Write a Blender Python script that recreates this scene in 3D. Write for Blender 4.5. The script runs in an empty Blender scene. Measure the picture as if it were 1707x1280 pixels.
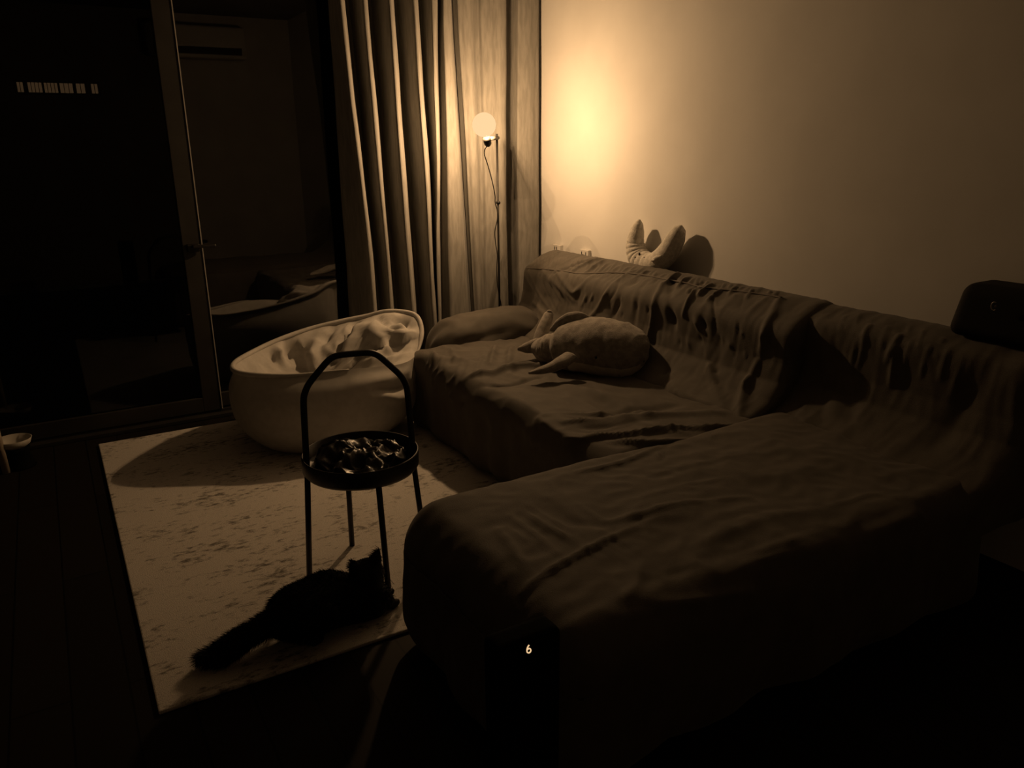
import bpy, bmesh, math, random
import numpy as np
from mathutils import Vector, Matrix, noise
from mathutils.bvhtree import BVHTree

random.seed(7); np.random.seed(7)
scene = bpy.context.scene
COL = scene.collection

# ------------------------------------------------------------------ camera
FPX = 1303.0                     # focal length in pixels of the 1707x1280 frame
CX, CY, CAMZ = 853.5, 640.0, 1.40
def _dir(px, py):
    a = np.array([px - CX, -(py - CY), -FPX]); return a / np.linalg.norm(a)
_up = -_dir(901, 4900)           # vanishing point of the verticals
_Y = _dir(54, 250)               # vanishing point of the long wall
_Y = _Y - _up * (_Y @ _up); _Y /= np.linalg.norm(_Y)
_X = np.cross(_Y, _up)
RW = np.array([_X, _Y, _up])
CAMP = np.array([0, 0, CAMZ])
cam_d = bpy.data.cameras.new('camera'); cam = bpy.data.objects.new('camera', cam_d); COL.objects.link(cam)
cam_d.sensor_width = 36; cam_d.lens = FPX * 36 / 1707; cam_d.clip_start = 0.05; cam_d.clip_end = 100
M4 = Matrix([list(RW[0]) + [0], list(RW[1]) + [0], list(RW[2]) + [CAMZ], [0, 0, 0, 1]])
cam.matrix_world = M4
scene.camera = cam
# measuring helpers: where the sight line of a picture point meets a real plane
def ray(px, py): return RW @ np.array([px - CX, -(py - CY), -FPX])
def on_z(px, py, z): r = ray(px, py); return CAMP + r * ((z - CAMZ) / r[2])
def on_x(px, py, x): r = ray(px, py); return CAMP + r * (x / r[0])
def on_y(px, py, y): r = ray(px, py); return CAMP + r * (y / r[1])
def on_plane(px, py, p, n):
    r = ray(px, py); p = np.array(p); n = np.array(n)
    return CAMP + r * (((p - CAMP) @ n) / (r @ n))

# ------------------------------------------------------------------ world, exposure
w = bpy.data.worlds.new('night'); scene.world = w; w.use_nodes = True
w.node_tree.nodes['Background'].inputs[0].default_value = (0.5, 0.42, 0.32, 1)
w.node_tree.nodes['Background'].inputs[1].default_value = 0.0006
vs = scene.view_settings
vs.view_transform = 'Standard'; vs.look = 'None'; vs.gamma = 1.0; vs.use_curve_mapping = False
vs.exposure = 0.0
LAMP_W = 330.0
LAMP_COL = (1.0, 0.60, 0.285)
try:
    scene.cycles.max_bounces = 6; scene.cycles.transparent_max_bounces = 12
    scene.cycles.use_denoising = True
except Exception: pass

# ------------------------------------------------------------------ materials
def mat(name, col, rough=0.7, spec=0.3, sheen=0.0, metal=0.0, coat=0.0):
    m = bpy.data.materials.new(name); m.use_nodes = True
    b = m.node_tree.nodes['Principled BSDF']
    b.inputs['Base Color'].default_value = (*col, 1); b.inputs['Roughness'].default_value = rough
    b.inputs['Specular IOR Level'].default_value = spec; b.inputs['Metallic'].default_value = metal
    if sheen: b.inputs['Sheen Weight'].default_value = sheen; b.inputs['Sheen Roughness'].default_value = 0.4
    if coat: b.inputs['Coat Weight'].default_value = coat
    return m
def nd(m, t, **k):
    n = m.node_tree.nodes.new(t)
    for a, v in k.items(): setattr(n, a, v)
    return n
def lk(m, a, b): m.node_tree.links.new(a, b)
def noise_col(m, c1, c2, scale, stretch=(1, 1, 1), detail=6, lo=0.4, hi=0.6, bump=0.0, bscale=None, rough=0.5):
    """two-tone noise colour in object space plus optional bump"""
    b = m.node_tree.nodes['Principled BSDF']
    tc = nd(m, 'ShaderNodeTexCoord'); mp = nd(m, 'ShaderNodeMapping'); mp.inputs['Scale'].default_value = stretch
    lk(m, tc.outputs['Object'], mp.inputs['Vector'])
    n = nd(m, 'ShaderNodeTexNoise'); n.inputs['Scale'].default_value = scale; n.inputs['Detail'].default_value = detail
    n.inputs['Roughness'].default_value = rough
    lk(m, mp.outputs['Vector'], n.inputs['Vector'])
    r = nd(m, 'ShaderNodeValToRGB'); r.color_ramp.elements[0].position = lo; r.color_ramp.elements[1].position = hi
    r.color_ramp.elements[0].color = (*c1, 1); r.color_ramp.elements[1].color = (*c2, 1)
    lk(m, n.outputs['Fac'], r.inputs['Fac']); lk(m, r.outputs['Color'], b.inputs['Base Color'])
    if bump:
        n2 = nd(m, 'ShaderNodeTexNoise'); n2.inputs['Scale'].default_value = bscale or scale; n2.inputs['Detail'].default_value = 4
        lk(m, mp.outputs['Vector'], n2.inputs['Vector'])
        bp = nd(m, 'ShaderNodeBump'); bp.inputs['Strength'].default_value = bump; bp.inputs['Distance'].default_value = 0.004
        lk(m, n2.outputs['Fac'], bp.inputs['Height']); lk(m, bp.outputs['Normal'], b.inputs['Normal'])
    return m
def emit(name, col, s):
    m = bpy.data.materials.new(name); m.use_nodes = True; nt = m.node_tree
    nt.nodes.remove(nt.nodes['Principled BSDF'])
    e = nd(m, 'ShaderNodeEmission'); e.inputs[0].default_value = (*col, 1); e.inputs[1].default_value = s
    lk(m, e.outputs[0], nt.nodes['Material Output'].inputs['Surface']); return m
def glass_pane(name, ior, tint=(0.8, 0.8, 0.8)):
    m = bpy.data.materials.new(name); m.use_nodes = True; nt = m.node_tree
    nt.nodes.remove(nt.nodes['Principled BSDF'])
    t = nd(m, 'ShaderNodeBsdfTransparent'); t.inputs[0].default_value = (*tint, 1)
    g = nd(m, 'ShaderNodeBsdfGlossy'); g.inputs['Roughness'].default_value = 0.01; g.inputs[0].default_value = (1, 1, 1, 1)
    fr = nd(m, 'ShaderNodeFresnel'); fr.inputs['IOR'].default_value = ior
    mx = nd(m, 'ShaderNodeMixShader')
    lk(m, fr.outputs[0], mx.inputs[0]); lk(m, t.outputs[0], mx.inputs[1]); lk(m, g.outputs[0], mx.inputs[2])
    lk(m, mx.outputs[0], nt.nodes['Material Output'].inputs['Surface']); return m

M = {}
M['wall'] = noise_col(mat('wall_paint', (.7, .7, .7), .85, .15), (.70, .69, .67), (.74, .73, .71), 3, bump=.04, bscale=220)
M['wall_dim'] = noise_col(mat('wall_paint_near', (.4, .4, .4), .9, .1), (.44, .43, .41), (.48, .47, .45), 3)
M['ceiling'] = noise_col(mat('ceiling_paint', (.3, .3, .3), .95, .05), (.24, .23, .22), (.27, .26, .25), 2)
M['floor'] = mat('dark_floorboards', (.03, .025, .02), .6, .12)
M['rug'] = mat('rug_weave', (.5, .45, .4), .95, .05)
M['sofa'] = noise_col(mat('sofa_cover_cloth', (.08, .07, .06), .75, .25, sheen=.12), (.094, .084, .071), (.110, .098, .083), 14, bump=.35, bscale=420)
M['seam'] = mat('sofa_seam_cloth', (.12, .105, .09), .7, .25, sheen=.1)
M['curtain'] = noise_col(mat('curtain_linen', (.5, .47, .42), .9, .1, sheen=.1), (.23, .222, .205), (.285, .275, .255), 60, stretch=(1, 1, .15), bump=.25, bscale=500)
M['bag'] = noise_col(mat('beanbag_cloth', (.5, .48, .45), .85, .15, sheen=.1), (.47, .45, .42), (.52, .50, .47), 25, bump=.12, bscale=600)
M['black_metal'] = mat('black_powder_coat', (.012, .011, .010), .45, .5)
M['black_soft'] = noise_col(mat('black_fabric_mesh', (.01, .01, .01), .8, .2), (.006, .006, .006), (.012, .011, .010), 300)
M['black_plastic'] = mat('black_plastic', (.008, .008, .008), .45, .35)
M['matte_black'] = mat('matte_black_housing', (.006, .006, .006), .9, .03)
M['bag_plastic'] = mat('crumpled_plastic', (.010, .009, .008), .34, .45)
M['brass'] = mat('lamp_metal', (.16, .15, .135), .6, .3)
M['emblem'] = mat('emblem_metal', (.30, .27, .24), .5, .3, metal=.5)
M['socket'] = mat('lamp_socket_dark', (.022, .02, .018), .5, .3)
M['white_plastic'] = mat('outlet_plastic', (.72, .70, .67), .45, .4)
M['slot'] = mat('outlet_slot', (.05, .05, .05), .7, .2)
M['frame'] = noise_col(mat('door_frame_alu', (.07, .065, .06), .45, .4), (.030, .028, .026), (.038, .036, .033), 6)
M['glass'] = glass_pane('door_glass', 2.0); M['glass_left'] = glass_pane('coated_door_glass', 1.3)
M['edge_highlight'] = mat('painted_edge_highlight', (.42, .40, .37), .4, .4)  # pale tone standing in for lamplight caught on the stile edge
M['plush'] = noise_col(mat('plush_grey', (.22, .2, .18), .95, .1, sheen=.35), (.27, .25, .225), (.37, .34, .31), 40, bump=.7, bscale=260)
M['plush_belly'] = noise_col(mat('plush_belly', (.4, .37, .33), .95, .1, sheen=.2), (.62, .59, .54), (.72, .68, .63), 40, bump=.5, bscale=260)
M['plush_pale'] = noise_col(mat('plush_pale', (.6, .57, .52), .95, .1, sheen=.2), (.52, .50, .46), (.66, .63, .58), 60, bump=.9, bscale=230)
M['eye'] = mat('glossy_eye', (.01, .01, .01), .15, .6)
M['fur'] = mat('black_fur', (.006, .0055, .005), .6, .3)
M['bowl'] = mat('pale_ceramic', (.6, .57, .52), .4, .4)
M['pale_wood'] = noise_col(mat('pale_wood', (.4, .34, .27), .6, .3), (.36, .30, .24), (.44, .37, .29), 8, stretch=(4, 4, .4))
M['dark_wood'] = noise_col(mat('dark_wood', (.03, .025, .02), .6, .3), (.025, .02, .016), (.04, .032, .026), 8)
M['building'] = noise_col(mat('building_render', (.25, .23, .2), .9, .1), (.2, .19, .17), (.28, .26, .24), 1.5)
M['lit'] = emit('lit_window_blind', (1.0, .58, .27), .05)
M['digit'] = emit('led_digit', (1.0, .66, .35), .9)
M['ac'] = mat('air_conditioner_plastic', (.5, .49, .47), .5, .3)

# floorboards: plank lines
def planks(m):
    b = m.node_tree.nodes['Principled BSDF']
    tc = nd(m, 'ShaderNodeTexCoord'); mp = nd(m, 'ShaderNodeMapping'); mp.inputs['Rotation'].default_value = (0, 0, math.pi / 2)
    lk(m, tc.outputs['Object'], mp.inputs['Vector'])
    br = nd(m, 'ShaderNodeTexBrick'); br.inputs['Scale'].default_value = 1.0
    br.inputs['Brick Width'].default_value = 1.4; br.inputs['Row Height'].default_value = .14; br.inputs['Mortar Size'].default_value = .003
    br.inputs['Color1'].default_value = (.013, .0105, .0085, 1); br.inputs['Color2'].default_value = (.018, .0145, .0115, 1)
    br.inputs['Mortar'].default_value = (.004, .0035, .003, 1)
    lk(m, mp.outputs[0], br.inputs['Vector']); lk(m, br.outputs['Color'], b.inputs['Base Color'])
planks(M['floor'])
# rug: pale weave with scattered worn dark flecks
def rugmat(m):
    b = m.node_tree.nodes['Principled BSDF']
    tc = nd(m, 'ShaderNodeTexCoord')
    mp = nd(m, 'ShaderNodeMapping'); mp.inputs['Scale'].default_value = (1, 2.0, 1); lk(m, tc.outputs['Object'], mp.inputs[0])
    big = nd(m, 'ShaderNodeTexNoise'); big.inputs['Scale'].default_value = 3.2; big.inputs['Detail'].default_value = 3
    fine = nd(m, 'ShaderNodeTexNoise'); fine.inputs['Scale'].default_value = 26; fine.inputs['Detail'].default_value = 8; fine.inputs['Roughness'].default_value = .7
    lk(m, mp.outputs[0], big.inputs['Vector']); lk(m, mp.outputs[0], fine.inputs['Vector'])
    mul = nd(m, 'ShaderNodeMath', operation='MULTIPLY_ADD'); lk(m, big.outputs['Fac'], mul.inputs[0]); mul.inputs[1].default_value = .55
    lk(m, fine.outputs['Fac'], mul.inputs[2])
    r = nd(m, 'ShaderNodeValToRGB'); r.color_ramp.elements[0].position = .58; r.color_ramp.elements[1].position = .74
    r.color_ramp.elements[0].color = (.21, .195, .17, 1); r.color_ramp.elements[1].color = (.80, .76, .71, 1)
    lk(m, mul.outputs[0], r.inputs[0])
    wv = nd(m, 'ShaderNodeTexNoise'); wv.inputs['Scale'].default_value = 320; wv.inputs['Detail'].default_value = 2
    lk(m, tc.outputs['Object'], wv.inputs['Vector'])
    mx = nd(m, 'ShaderNodeMix', data_type='RGBA', blend_type='MULTIPLY'); mx.inputs[0].default_value = .55
    r2 = nd(m, 'ShaderNodeValToRGB'); r2.color_ramp.elements[0].position = .35; r2.color_ramp.elements[1].position = .6
    r2.color_ramp.elements[0].color = (.6, .6, .6, 1)
    lk(m, wv.outputs['Fac'], r2.inputs[0]); lk(m, r.outputs[0], mx.inputs[6]); lk(m, r2.outputs[0], mx.inputs[7])
    lk(m, mx.outputs[2], b.inputs['Base Color'])
    bp = nd(m, 'ShaderNodeBump'); bp.inputs['Strength'].default_value = .5; bp.inputs['Distance'].default_value = .004
    lk(m, wv.outputs['Fac'], bp.inputs['Height']); lk(m, bp.outputs[0], b.inputs['Normal'])
rugmat(M['rug'])

# ------------------------------------------------------------------ mesh helpers
def link_mesh(name, me, material, parent=None, smooth=True):
    o = bpy.data.objects.new(name, me); COL.objects.link(o)
    if material: me.materials.append(material)
    if smooth:
        for p in me.polygons: p.use_smooth = True
    if parent:
        o.parent = parent; o.matrix_parent_inverse = Matrix.Translation(parent.location).inverted()
    return o
def pydata(name, v, f, material, parent=None, smooth=True):
    me = bpy.data.meshes.new(name); me.from_pydata([tuple(map(float, p)) for p in v], [], [tuple(int(i) for i in q) for q in f]); me.update()
    return link_mesh(name, me, material, parent, smooth)
def from_bm(name, bm, material, parent=None, smooth=False):
    bmesh.ops.recalc_face_normals(bm, faces=bm.faces)
    me = bpy.data.meshes.new(name); bm.to_mesh(me); bm.free()
    return link_mesh(name, me, material, parent, smooth)
def thing(name, label, cat, loc=(0, 0, 0), group=None):
    o = bpy.data.objects.new(name, None); COL.objects.link(o); o.location = loc
    o.empty_display_size = .05
    o['label'] = label; o['category'] = cat
    if group: o['group'] = group
    return o
def tag(o, label, cat, group=None):
    o['label'] = label; o['category'] = cat
    if group: o['group'] = group
    return o
def add_box(bm, lo, hi, bev=0.0, seg=2):
    r = bmesh.ops.create_cube(bm, size=1)
    vs_ = r['verts']
    for v in vs_:
        v.co = Vector([lo[i] + (v.co[i] + .5) * (hi[i] - lo[i]) for i in range(3)])
    if bev:
        es = list({e for v in vs_ for e in v.link_edges})
        bmesh.ops.bevel(bm, geom=es, offset=bev, segments=seg, affect='EDGES', profile=.5)
def box(name, lo, hi, material, parent=None, bev=0.0, seg=2):
    bm = bmesh.new(); add_box(bm, lo, hi, bev, seg); return from_bm(name, bm, material, parent)
def struct(o): o['kind'] = 'structure'; return o
def tube_vf(path, rad, n=10, caps=True, flat=None):
    """tube round a path; rad a number or list; flat=(nx,ny,nz,k): squash along that axis"""
    P = np.array(path, float); k = len(P); R = np.full(k, rad, float) if np.isscalar(rad) else np.array(rad, float)
    T = np.gradient(P, axis=0); T /= np.linalg.norm(T, axis=1)[:, None] + 1e-12
    ref = np.array([0, 0, 1.]) if abs(T[0][2]) < .9 else np.array([1., 0, 0])
    V = []; a = np.cross(T[0], ref); a /= np.linalg.norm(a)
    for i in range(k):
        a = a - T[i] * (a @ T[i]); a /= np.linalg.norm(a) + 1e-12; b = np.cross(T[i], a)
        for j in range(n):
            t = 2 * math.pi * j / n; off = (a * math.cos(t) + b * math.sin(t)) * R[i]
            if flat is not None:
                nn = np.array(flat[:3], float); nn /= np.linalg.norm(nn); off = off - nn * (off @ nn) * (1 - flat[3])
            V.append(P[i] + off)
    F = []
    for i in range(k - 1):
        for j in range(n):
            F.append((i * n + j, i * n + (j + 1) % n, (i + 1) * n + (j + 1) % n, (i + 1) * n + j))
    if caps:
        F.append(tuple(range(n - 1, -1, -1))); F.append(tuple((k - 1) * n + j for j in range(n)))
    return V, F
def tube(name, path, rad, material, parent=None, n=10, flat=None):
    v, f = tube_vf(path, rad, n, True, flat); return pydata(name, v, f, material, parent)
def spline(pts, n=12, closed=False):
    P = [np.array(p, float) for p in pts]; out = []; k = len(P)
    rng = range(k) if closed else range(k - 1)
    for i in rng:
        p0 = P[(i - 1) % k] if closed or i > 0 else 2 * P[0] - P[1]
        p1 = P[i]; p2 = P[(i + 1) % k]
        p3 = P[(i + 2) % k] if closed or i + 2 < k else 2 * P[-1] - P[-2]
        for s in range(n):
            t = s / n
            out.append(.5 * ((2 * p1) + (-p0 + p2) * t + (2 * p0 - 5 * p1 + 4 * p2 - p3) * t * t + (-p0 + 3 * p1 - 3 * p2 + p3) * t ** 3))
    if not closed: out.append(P[-1])
    return np.array(out)
def lathe_vf(prof, c, n=48):
    V = []; F = []; k = len(prof)
    for r, z in prof:
        for j in range(n):
            t = 2 * math.pi * j / n; V.append((c[0] + r * math.cos(t), c[1] + r * math.sin(t), c[2] + z))
    for i in range(k - 1):
        for j in range(n): F.append((i * n + j, i * n + (j + 1) % n, (i + 1) * n + (j + 1) % n, (i + 1) * n + j))
    if prof[0][0] > 1e-6: F.append(tuple(range(n - 1, -1, -1)))
    if prof[-1][0] > 1e-6: F.append(tuple((k - 1) * n + j for j in range(n)))
    return V, F
def lathe(name, prof, c, material, parent=None, n=48):
    v, f = lathe_vf(prof, c, n); o = pydata(name, v, f, material, parent); return o
def sphere(name, c, r, material, parent=None, seg=32, sc=(1, 1, 1)):
    bm = bmesh.new(); bmesh.ops.create_uvsphere(bm, u_segments=seg, v_segments=seg // 2, radius=1)
    for v in bm.verts: v.co = Vector((c[0] + v.co.x * r * sc[0], c[1] + v.co.y * r * sc[1], c[2] + v.co.z * r * sc[2]))
    return from_bm(name, bm, material, parent, True)

def rbox_vf(lo, hi, r, cell):
    """box with rounded edges, evenly gridded so that cloth folds can be pressed into it"""
    lo = np.array(lo, float); hi = np.array(hi, float); V = []; F = []
    N = [max(4, int(round((hi[i] - lo[i]) / cell))) for i in range(3)]
    for ax in range(3):
        a, b = (ax + 1) % 3, (ax + 2) % 3
        ga = np.linspace(lo[a], hi[a], N[a] + 1); gb = np.linspace(lo[b], hi[b], N[b] + 1)
        for side in (0, 1):
            base = len(V)
            for x in ga:
                for y in gb:
                    p = np.zeros(3); p[ax] = hi[ax] if side else lo[ax]; p[a] = x; p[b] = y; V.append(p)
            m = N[b] + 1
            for i in range(N[a]):
                for j in range(N[b]):
                    q = (base + i * m + j, base + (i + 1) * m + j, base + (i + 1) * m + j + 1, base + i * m + j + 1)
                    F.append(q if side else q[::-1])
    V = np.array(V); F = np.array(F)
    key = np.round(V, 5); u, inv = np.unique(key, axis=0, return_inverse=True); inv = inv.reshape(-1)
    V = u.copy(); F = inv[F]
    q = np.clip(V, lo + r, hi - r); d = V - q; L = np.linalg.norm(d, axis=1)[:, None]
    return q + d / np.maximum(L, 1e-9) * r, F
def vnormals(V, F):
    n = np.cross(V[F[:, 2]] - V[F[:, 0]], V[F[:, 3]] - V[F[:, 1]]); out = np.zeros_like(V)
    for k in range(4): np.add.at(out, F[:, k], n)
    return out / (np.linalg.norm(out, axis=1)[:, None] + 1e-12)
def seg_dist(V, pts, far=.12):
    """distance of every vertex to a polyline, and how far along it (0..1)"""
    P = np.array(pts, float); best_ = np.full(len(V), 1e9); along_ = np.zeros(len(V)); k = len(P) - 1
    near = np.all((V > P.min(0) - far) & (V < P.max(0) + far), axis=1); V = V[near]
    best = np.full(len(V), 1e9); along = np.zeros(len(V))
    for i in range(k):
        a, b = P[i], P[i + 1]; ab = b - a; t = np.clip(((V - a) @ ab) / (ab @ ab + 1e-12), 0, 1)
        d = np.linalg.norm(V - (a + t[:, None] * ab), axis=1); s = d < best
        best[s] = d[s]; along[s] = (i + t[s]) / k
    best_[near] = best; along_[near] = along
    return best_, along_
def fold_h(V, folds):
    h = np.zeros(len(V))
    for pts, amp, wd in folds:
        P = spline(pts, 6) if len(pts) > 2 else np.array(pts, float)
        d, t = seg_dist(V, P)
        h += amp * (.55 * np.exp(-(d / wd) ** 2) + .6 * np.clip(1 - d / (1.5 * wd), 0, 1) ** 1.4) * (.45 + .55 * np.sin(np.pi * np.clip(t, .03, .97)))
    return h
def caster(V, F):
    t = BVHTree.FromPolygons([tuple(map(float, p)) for p in V], [tuple(int(i) for i in q) for q in F])
    def hit(px, py):
        r = ray(px, py); r = r / np.linalg.norm(r)
        h = t.ray_cast(Vector(CAMP), Vector(r), 12.0)
        return None if h[0] is None else np.array(h[0])
    return hit
def px_folds(V, F, folds):
    """folds measured as picture points: found where those sight lines meet this surface"""
    hit = caster(V, F); out = []
    for pts, a, w_ in folds:
        q = [hit(*p) if len(p) == 2 else np.array(p) for p in pts]; q = [p for p in q if p is not None]
        if len(q) > 1: out.append((q, a, w_))
    return out
def nz(V, s, amp, seed=0, ridged=False):
    s = np.array(s if hasattr(s, '__len__') else (s, s, s), float); out = np.empty(len(V))
    for i, p in enumerate(V * s + seed * 17.3):
        n = noise.noise(p); out[i] = (1 - 2 * abs(n) * 1.6) if ridged else n
    return out * amp

# ------------------------------------------------------------------ the room
XW, YD, CEIL = 2.67, 4.30, 2.75          # long wall, sliding door plane, ceiling
XL, YN = -3.6, -0.7
struct(box('floor', (XL, YN, -.1), (XW + .12, YD + .12, 0), M['floor']))
struct(box('ceiling', (XL, YN, CEIL), (XW + .12, YD + .12, CEIL + .1), M['ceiling']))
struct(box('wall_right', (XW, YN, 0), (XW + .12, YD + .12, CEIL), M['wall']))
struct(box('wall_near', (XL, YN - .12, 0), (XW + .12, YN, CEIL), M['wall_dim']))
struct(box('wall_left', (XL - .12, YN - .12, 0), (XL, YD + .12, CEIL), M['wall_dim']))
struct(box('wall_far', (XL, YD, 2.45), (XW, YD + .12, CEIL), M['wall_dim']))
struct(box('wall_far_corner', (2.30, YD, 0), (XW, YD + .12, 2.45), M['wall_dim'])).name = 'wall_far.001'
# door frame: threshold and head
bm = bmesh.new()
add_box(bm, (XL, YD - .035, 0), (2.30, YD + .11, .022), .003)
add_box(bm, (XL, YD + .005, .022), (2.30, YD + .015, .036)); add_box(bm, (XL, YD + .055, .022), (2.30, YD + .065, .036))
struct(from_bm('trim_1', bm, M['frame']))
def door(name, x0, x1, y0, y1, sl, sr, handle=False):
    bm = bmesh.new()
    add_box(bm, (x0, y0, .036), (x0 + sl, y1, 2.44), .003); add_box(bm, (x1 - sr, y0, .036), (x1, y1, 2.44), .003)
    add_box(bm, (x0 + sl, y0, .036), (x1 - sr, y1, .115), .003); add_box(bm, (x0 + sl, y0, 2.36), (x1 - sr, y1, 2.44), .003)
    d = struct(from_bm(name, bm, M['frame']))
    box('glass_pane', (x0 + sl, y0 + .018, .115), (x1 - sr, y0 + .024, 2.36), M['glass_left'] if x0 < .5 else M['glass'], d)
    if handle:
        box('highlight_strip', (x1, y0 - .004, .04), (x1 + .005, y0 + .012, 2.43), M['edge_highlight'], d)  # added pale strip: the highlight along the stile edge, put into colour
        bm = bmesh.new()
        add_box(bm, (.597, YD - .025, .895), (.66, YD, .935), .006); add_box(bm, (.62, YD - .055, .915), (.735, YD - .035, .932), .006)
        add_box(bm, (.622, YD - .05, .915), (.64, YD - .02, .932), .004)
        from_bm('door_handle', bm, M['black_metal'], d)
    return d
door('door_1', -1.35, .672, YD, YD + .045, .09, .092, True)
door('door_2', .60, 2.30, YD + .05, YD + .10, .06, .09)
door('door_3', XL + .02, -1.27, YD + .05, YD + .10, .08, .09)

# ------------------------------------------------------------------ outside: neighbour's building with a strip of lit windows
YB = 13.0
a = on_y(18, 58, YB); b_ = on_y(235, 215, YB)
nb = thing('neighbour_building', 'dark neighbouring building outside the glass door with a strip of small lit windows', 'building', (a[0], YB, 0))
box('wall', (-8.0, YB, -.5), (4.5, YB + 3, 6.5), M['building'], nb)
za, zb = on_y(95, 139, YB)[2], on_y(95, 155, YB)[2]
for x0, x1 in ((28, 40), (46, 71), (73, 97), (99, 122), (126, 142), (151, 163)):
    xa, xb = on_y(x0, 147, YB)[0], on_y(x1, 147, YB)[0]
    wdw = box('window', (xa - .03, YB - .05, zb - .03), (xb + .03, YB - .001, za + .03), M['black_metal'], nb)
    box('pane', (xa + .007, YB - .062, zb), (xb - .007, YB - .05, za), M['lit'], wdw)
    bm = bmesh.new()
    kk = max(2, int((x1 - x0) / 6))
    for i in range(1, kk): xx = xa + (xb - xa) * i / kk; add_box(bm, (xx - .004, YB - .075, zb), (xx + .004, YB - .062, za))
    from_bm('bars', bm, M['building'], wdw)

# ------------------------------------------------------------------ rug
RUGZ = .012
rx0, rx1, ry0, ry1 = .053, 1.66, 1.918, 4.145
bm = bmesh.new(); add_box(bm, (rx0, ry0, .0005), (rx1, ry1, RUGZ), .004)
tag(from_bm('rug', bm, M['rug']), 'large pale distressed rug lying on the dark floor under the beanbag and table', 'rug')

# ------------------------------------------------------------------ curtain
def make_curtain():
    # (px at picture row 0, px at row 500, distance of that fold line from the camera wall in y)
    F_ = [(548, 580, 4.27), (569, 622, 4.09), (579, 630, 4.265), (607, 650, 4.085), (616, 658, 4.27), (648, 686, 4.075),
          (660, 698, 4.265), (691, 722, 4.08), (701, 729, 4.265), (722, 731, 4.11), (734, 736, 4.27), (740, 752, 4.15), (747, 774, 4.15), (754, 785, 4.27),
          (763, 790, 4.19), (780, 797, 4.165), (797, 806, 4.20), (803, 812, 4.175), (822, 826, 4.16), (838, 842, 4.15), (845, 846, 4.265),
          (853, 856, 4.27), (862, 866, 4.165), (882, 884, 4.155), (895, 895, 4.16), (899, 899, 4.20)]
    zs = np.concatenate([np.linspace(.03, .6, 14), np.linspace(.65, 2.68, 50)])
    top = [on_y(p, 0, y) for p, _, y in F_]; bot = [on_y(q, 500, y) for _, q, y in F_]
    V = []; n = 7; k = (len(F_) - 1) * n + 1
    for z in zs:
        pts = []
        for (t, b, f) in zip(top, bot, F_):
            s = (z - b[2]) / (t[2] - b[2]); s = min(max(s, -.25), 1.4)
            pts.append((b[0] + (t[0] - b[0]) * s, f[2], z))
        # monotone cosine blend in y, linear-ish in x
        for i in range(len(pts) - 1):
            for j in range(n):
                u = j / n; c = .7 * u + .3 * (1 - math.cos(math.pi * u)) / 2 if i < 13 else (1 - math.cos(math.pi * u)) / 2; ux = .5 * u + .5 * (u + .12 * math.sin(2 * math.pi * u))
                V.append((pts[i][0] + (pts[i + 1][0] - pts[i][0]) * ux, pts[i][1] + (pts[i + 1][1] - pts[i][1]) * c, z))
        V.append(pts[-1])
    V = np.array(V)
    V[:, 1] += nz(V, (9, 9, 2.2), .010, 3) + nz(V, (26, 10, 5), .003, 5)
    V[:, 0] += nz(V, (5, 5, 1.6), .010, 4) * (V[:, 0] < 2.55)
    V[:, 0] = np.minimum(V[:, 0], 2.658)
    F = [(i * k + j, i * k + j + 1, (i + 1) * k + j + 1, (i + 1) * k + j) for i in range(len(zs) - 1) for j in range(k - 1)]
    o = pydata('curtain', V, F, M['curtain'])
    so = o.modifiers.new('thick', 'SOLIDIFY'); so.thickness = .003; so.offset = 1
    return o
tag(make_curtain(), 'long pale linen curtain hanging in deep folds beside the sliding glass door', 'curtain')

# ------------------------------------------------------------------ sofa
rnd = random.Random(11)
SY0, SY1 = 1.10, 3.84
SEAT = .42; CH = .435
BK0 = (2.13, .42); BK1 = (2.315, .705)     # lean of the back's front face (x, z)
slope = (BK1[0] - BK0[0]) / (BK1[1] - BK0[1])
BN = (-1.0, 0.0, slope)                     # plane normal of the front of the back
def bx(z): return np.interp(z, [.25, .36, .42, .47, .53, .60, .705, .80], [2.03, 2.07, 2.13, 2.225, 2.285, 2.307, 2.315, 2.33])
def bk(px, py, off=0):                      # sight line meets the curved front of the back
    r = ray(px, py); t = np.linspace(.5, 4.5, 4000) / np.linalg.norm(r)
    P = CAMP + t[:, None] * r; k = np.argmax(P[:, 0] > bx(P[:, 2]) + off); return P[k]
def st(px, py): return on_z(px, py, SEAT)
def ch(px, py): return on_z(px, py, CH)
sofa = thing('sofa', 'large L-shaped sofa draped in a creased dark cloth cover along the bright wall', 'sofa', (1.9, 2.5, 0))

def cloth(name, V, F, folds, noises, parent, extra=None, fa=1.0, fw=1.0):
    n = vnormals(V, F); h = fold_h(V, [(p, a * fa, w_ * fw) for p, a, w_ in px_folds(V, F, folds)])
    for s, amp, seed, rd in noises: h += nz(V, s, amp, seed, rd)
    V = V + n * h[:, None]
    if extra is not None: V = extra(V)
    V[:, 2] = np.maximum(V[:, 2], .0135)
    o = pydata(name, V, F, M['sofa'], parent)
    return V, F
# arm at the far end
V, F = rbox_vf((1.63, 3.50, .0135), (2.33, 3.83, .545), .15, .02)
V[:, 2] += np.where(V[:, 2] > .3, -.05 * ((V[:, 0] - 2.1) / .45) ** 2, 0)
cloth('arm', V, F, [([on_y(700, 590, 3.52), on_y(715, 545, 3.52), on_y(760, 520, 3.6)], .01, .02),
                    ([on_y(720, 575, 3.5), on_y(790, 568, 3.5), on_y(855, 548, 3.5)], -.02, .03)],
      [((5, 5, 5), .012, 1, False), ((9, 14, 4), .006, 2, True)], sofa)
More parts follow.
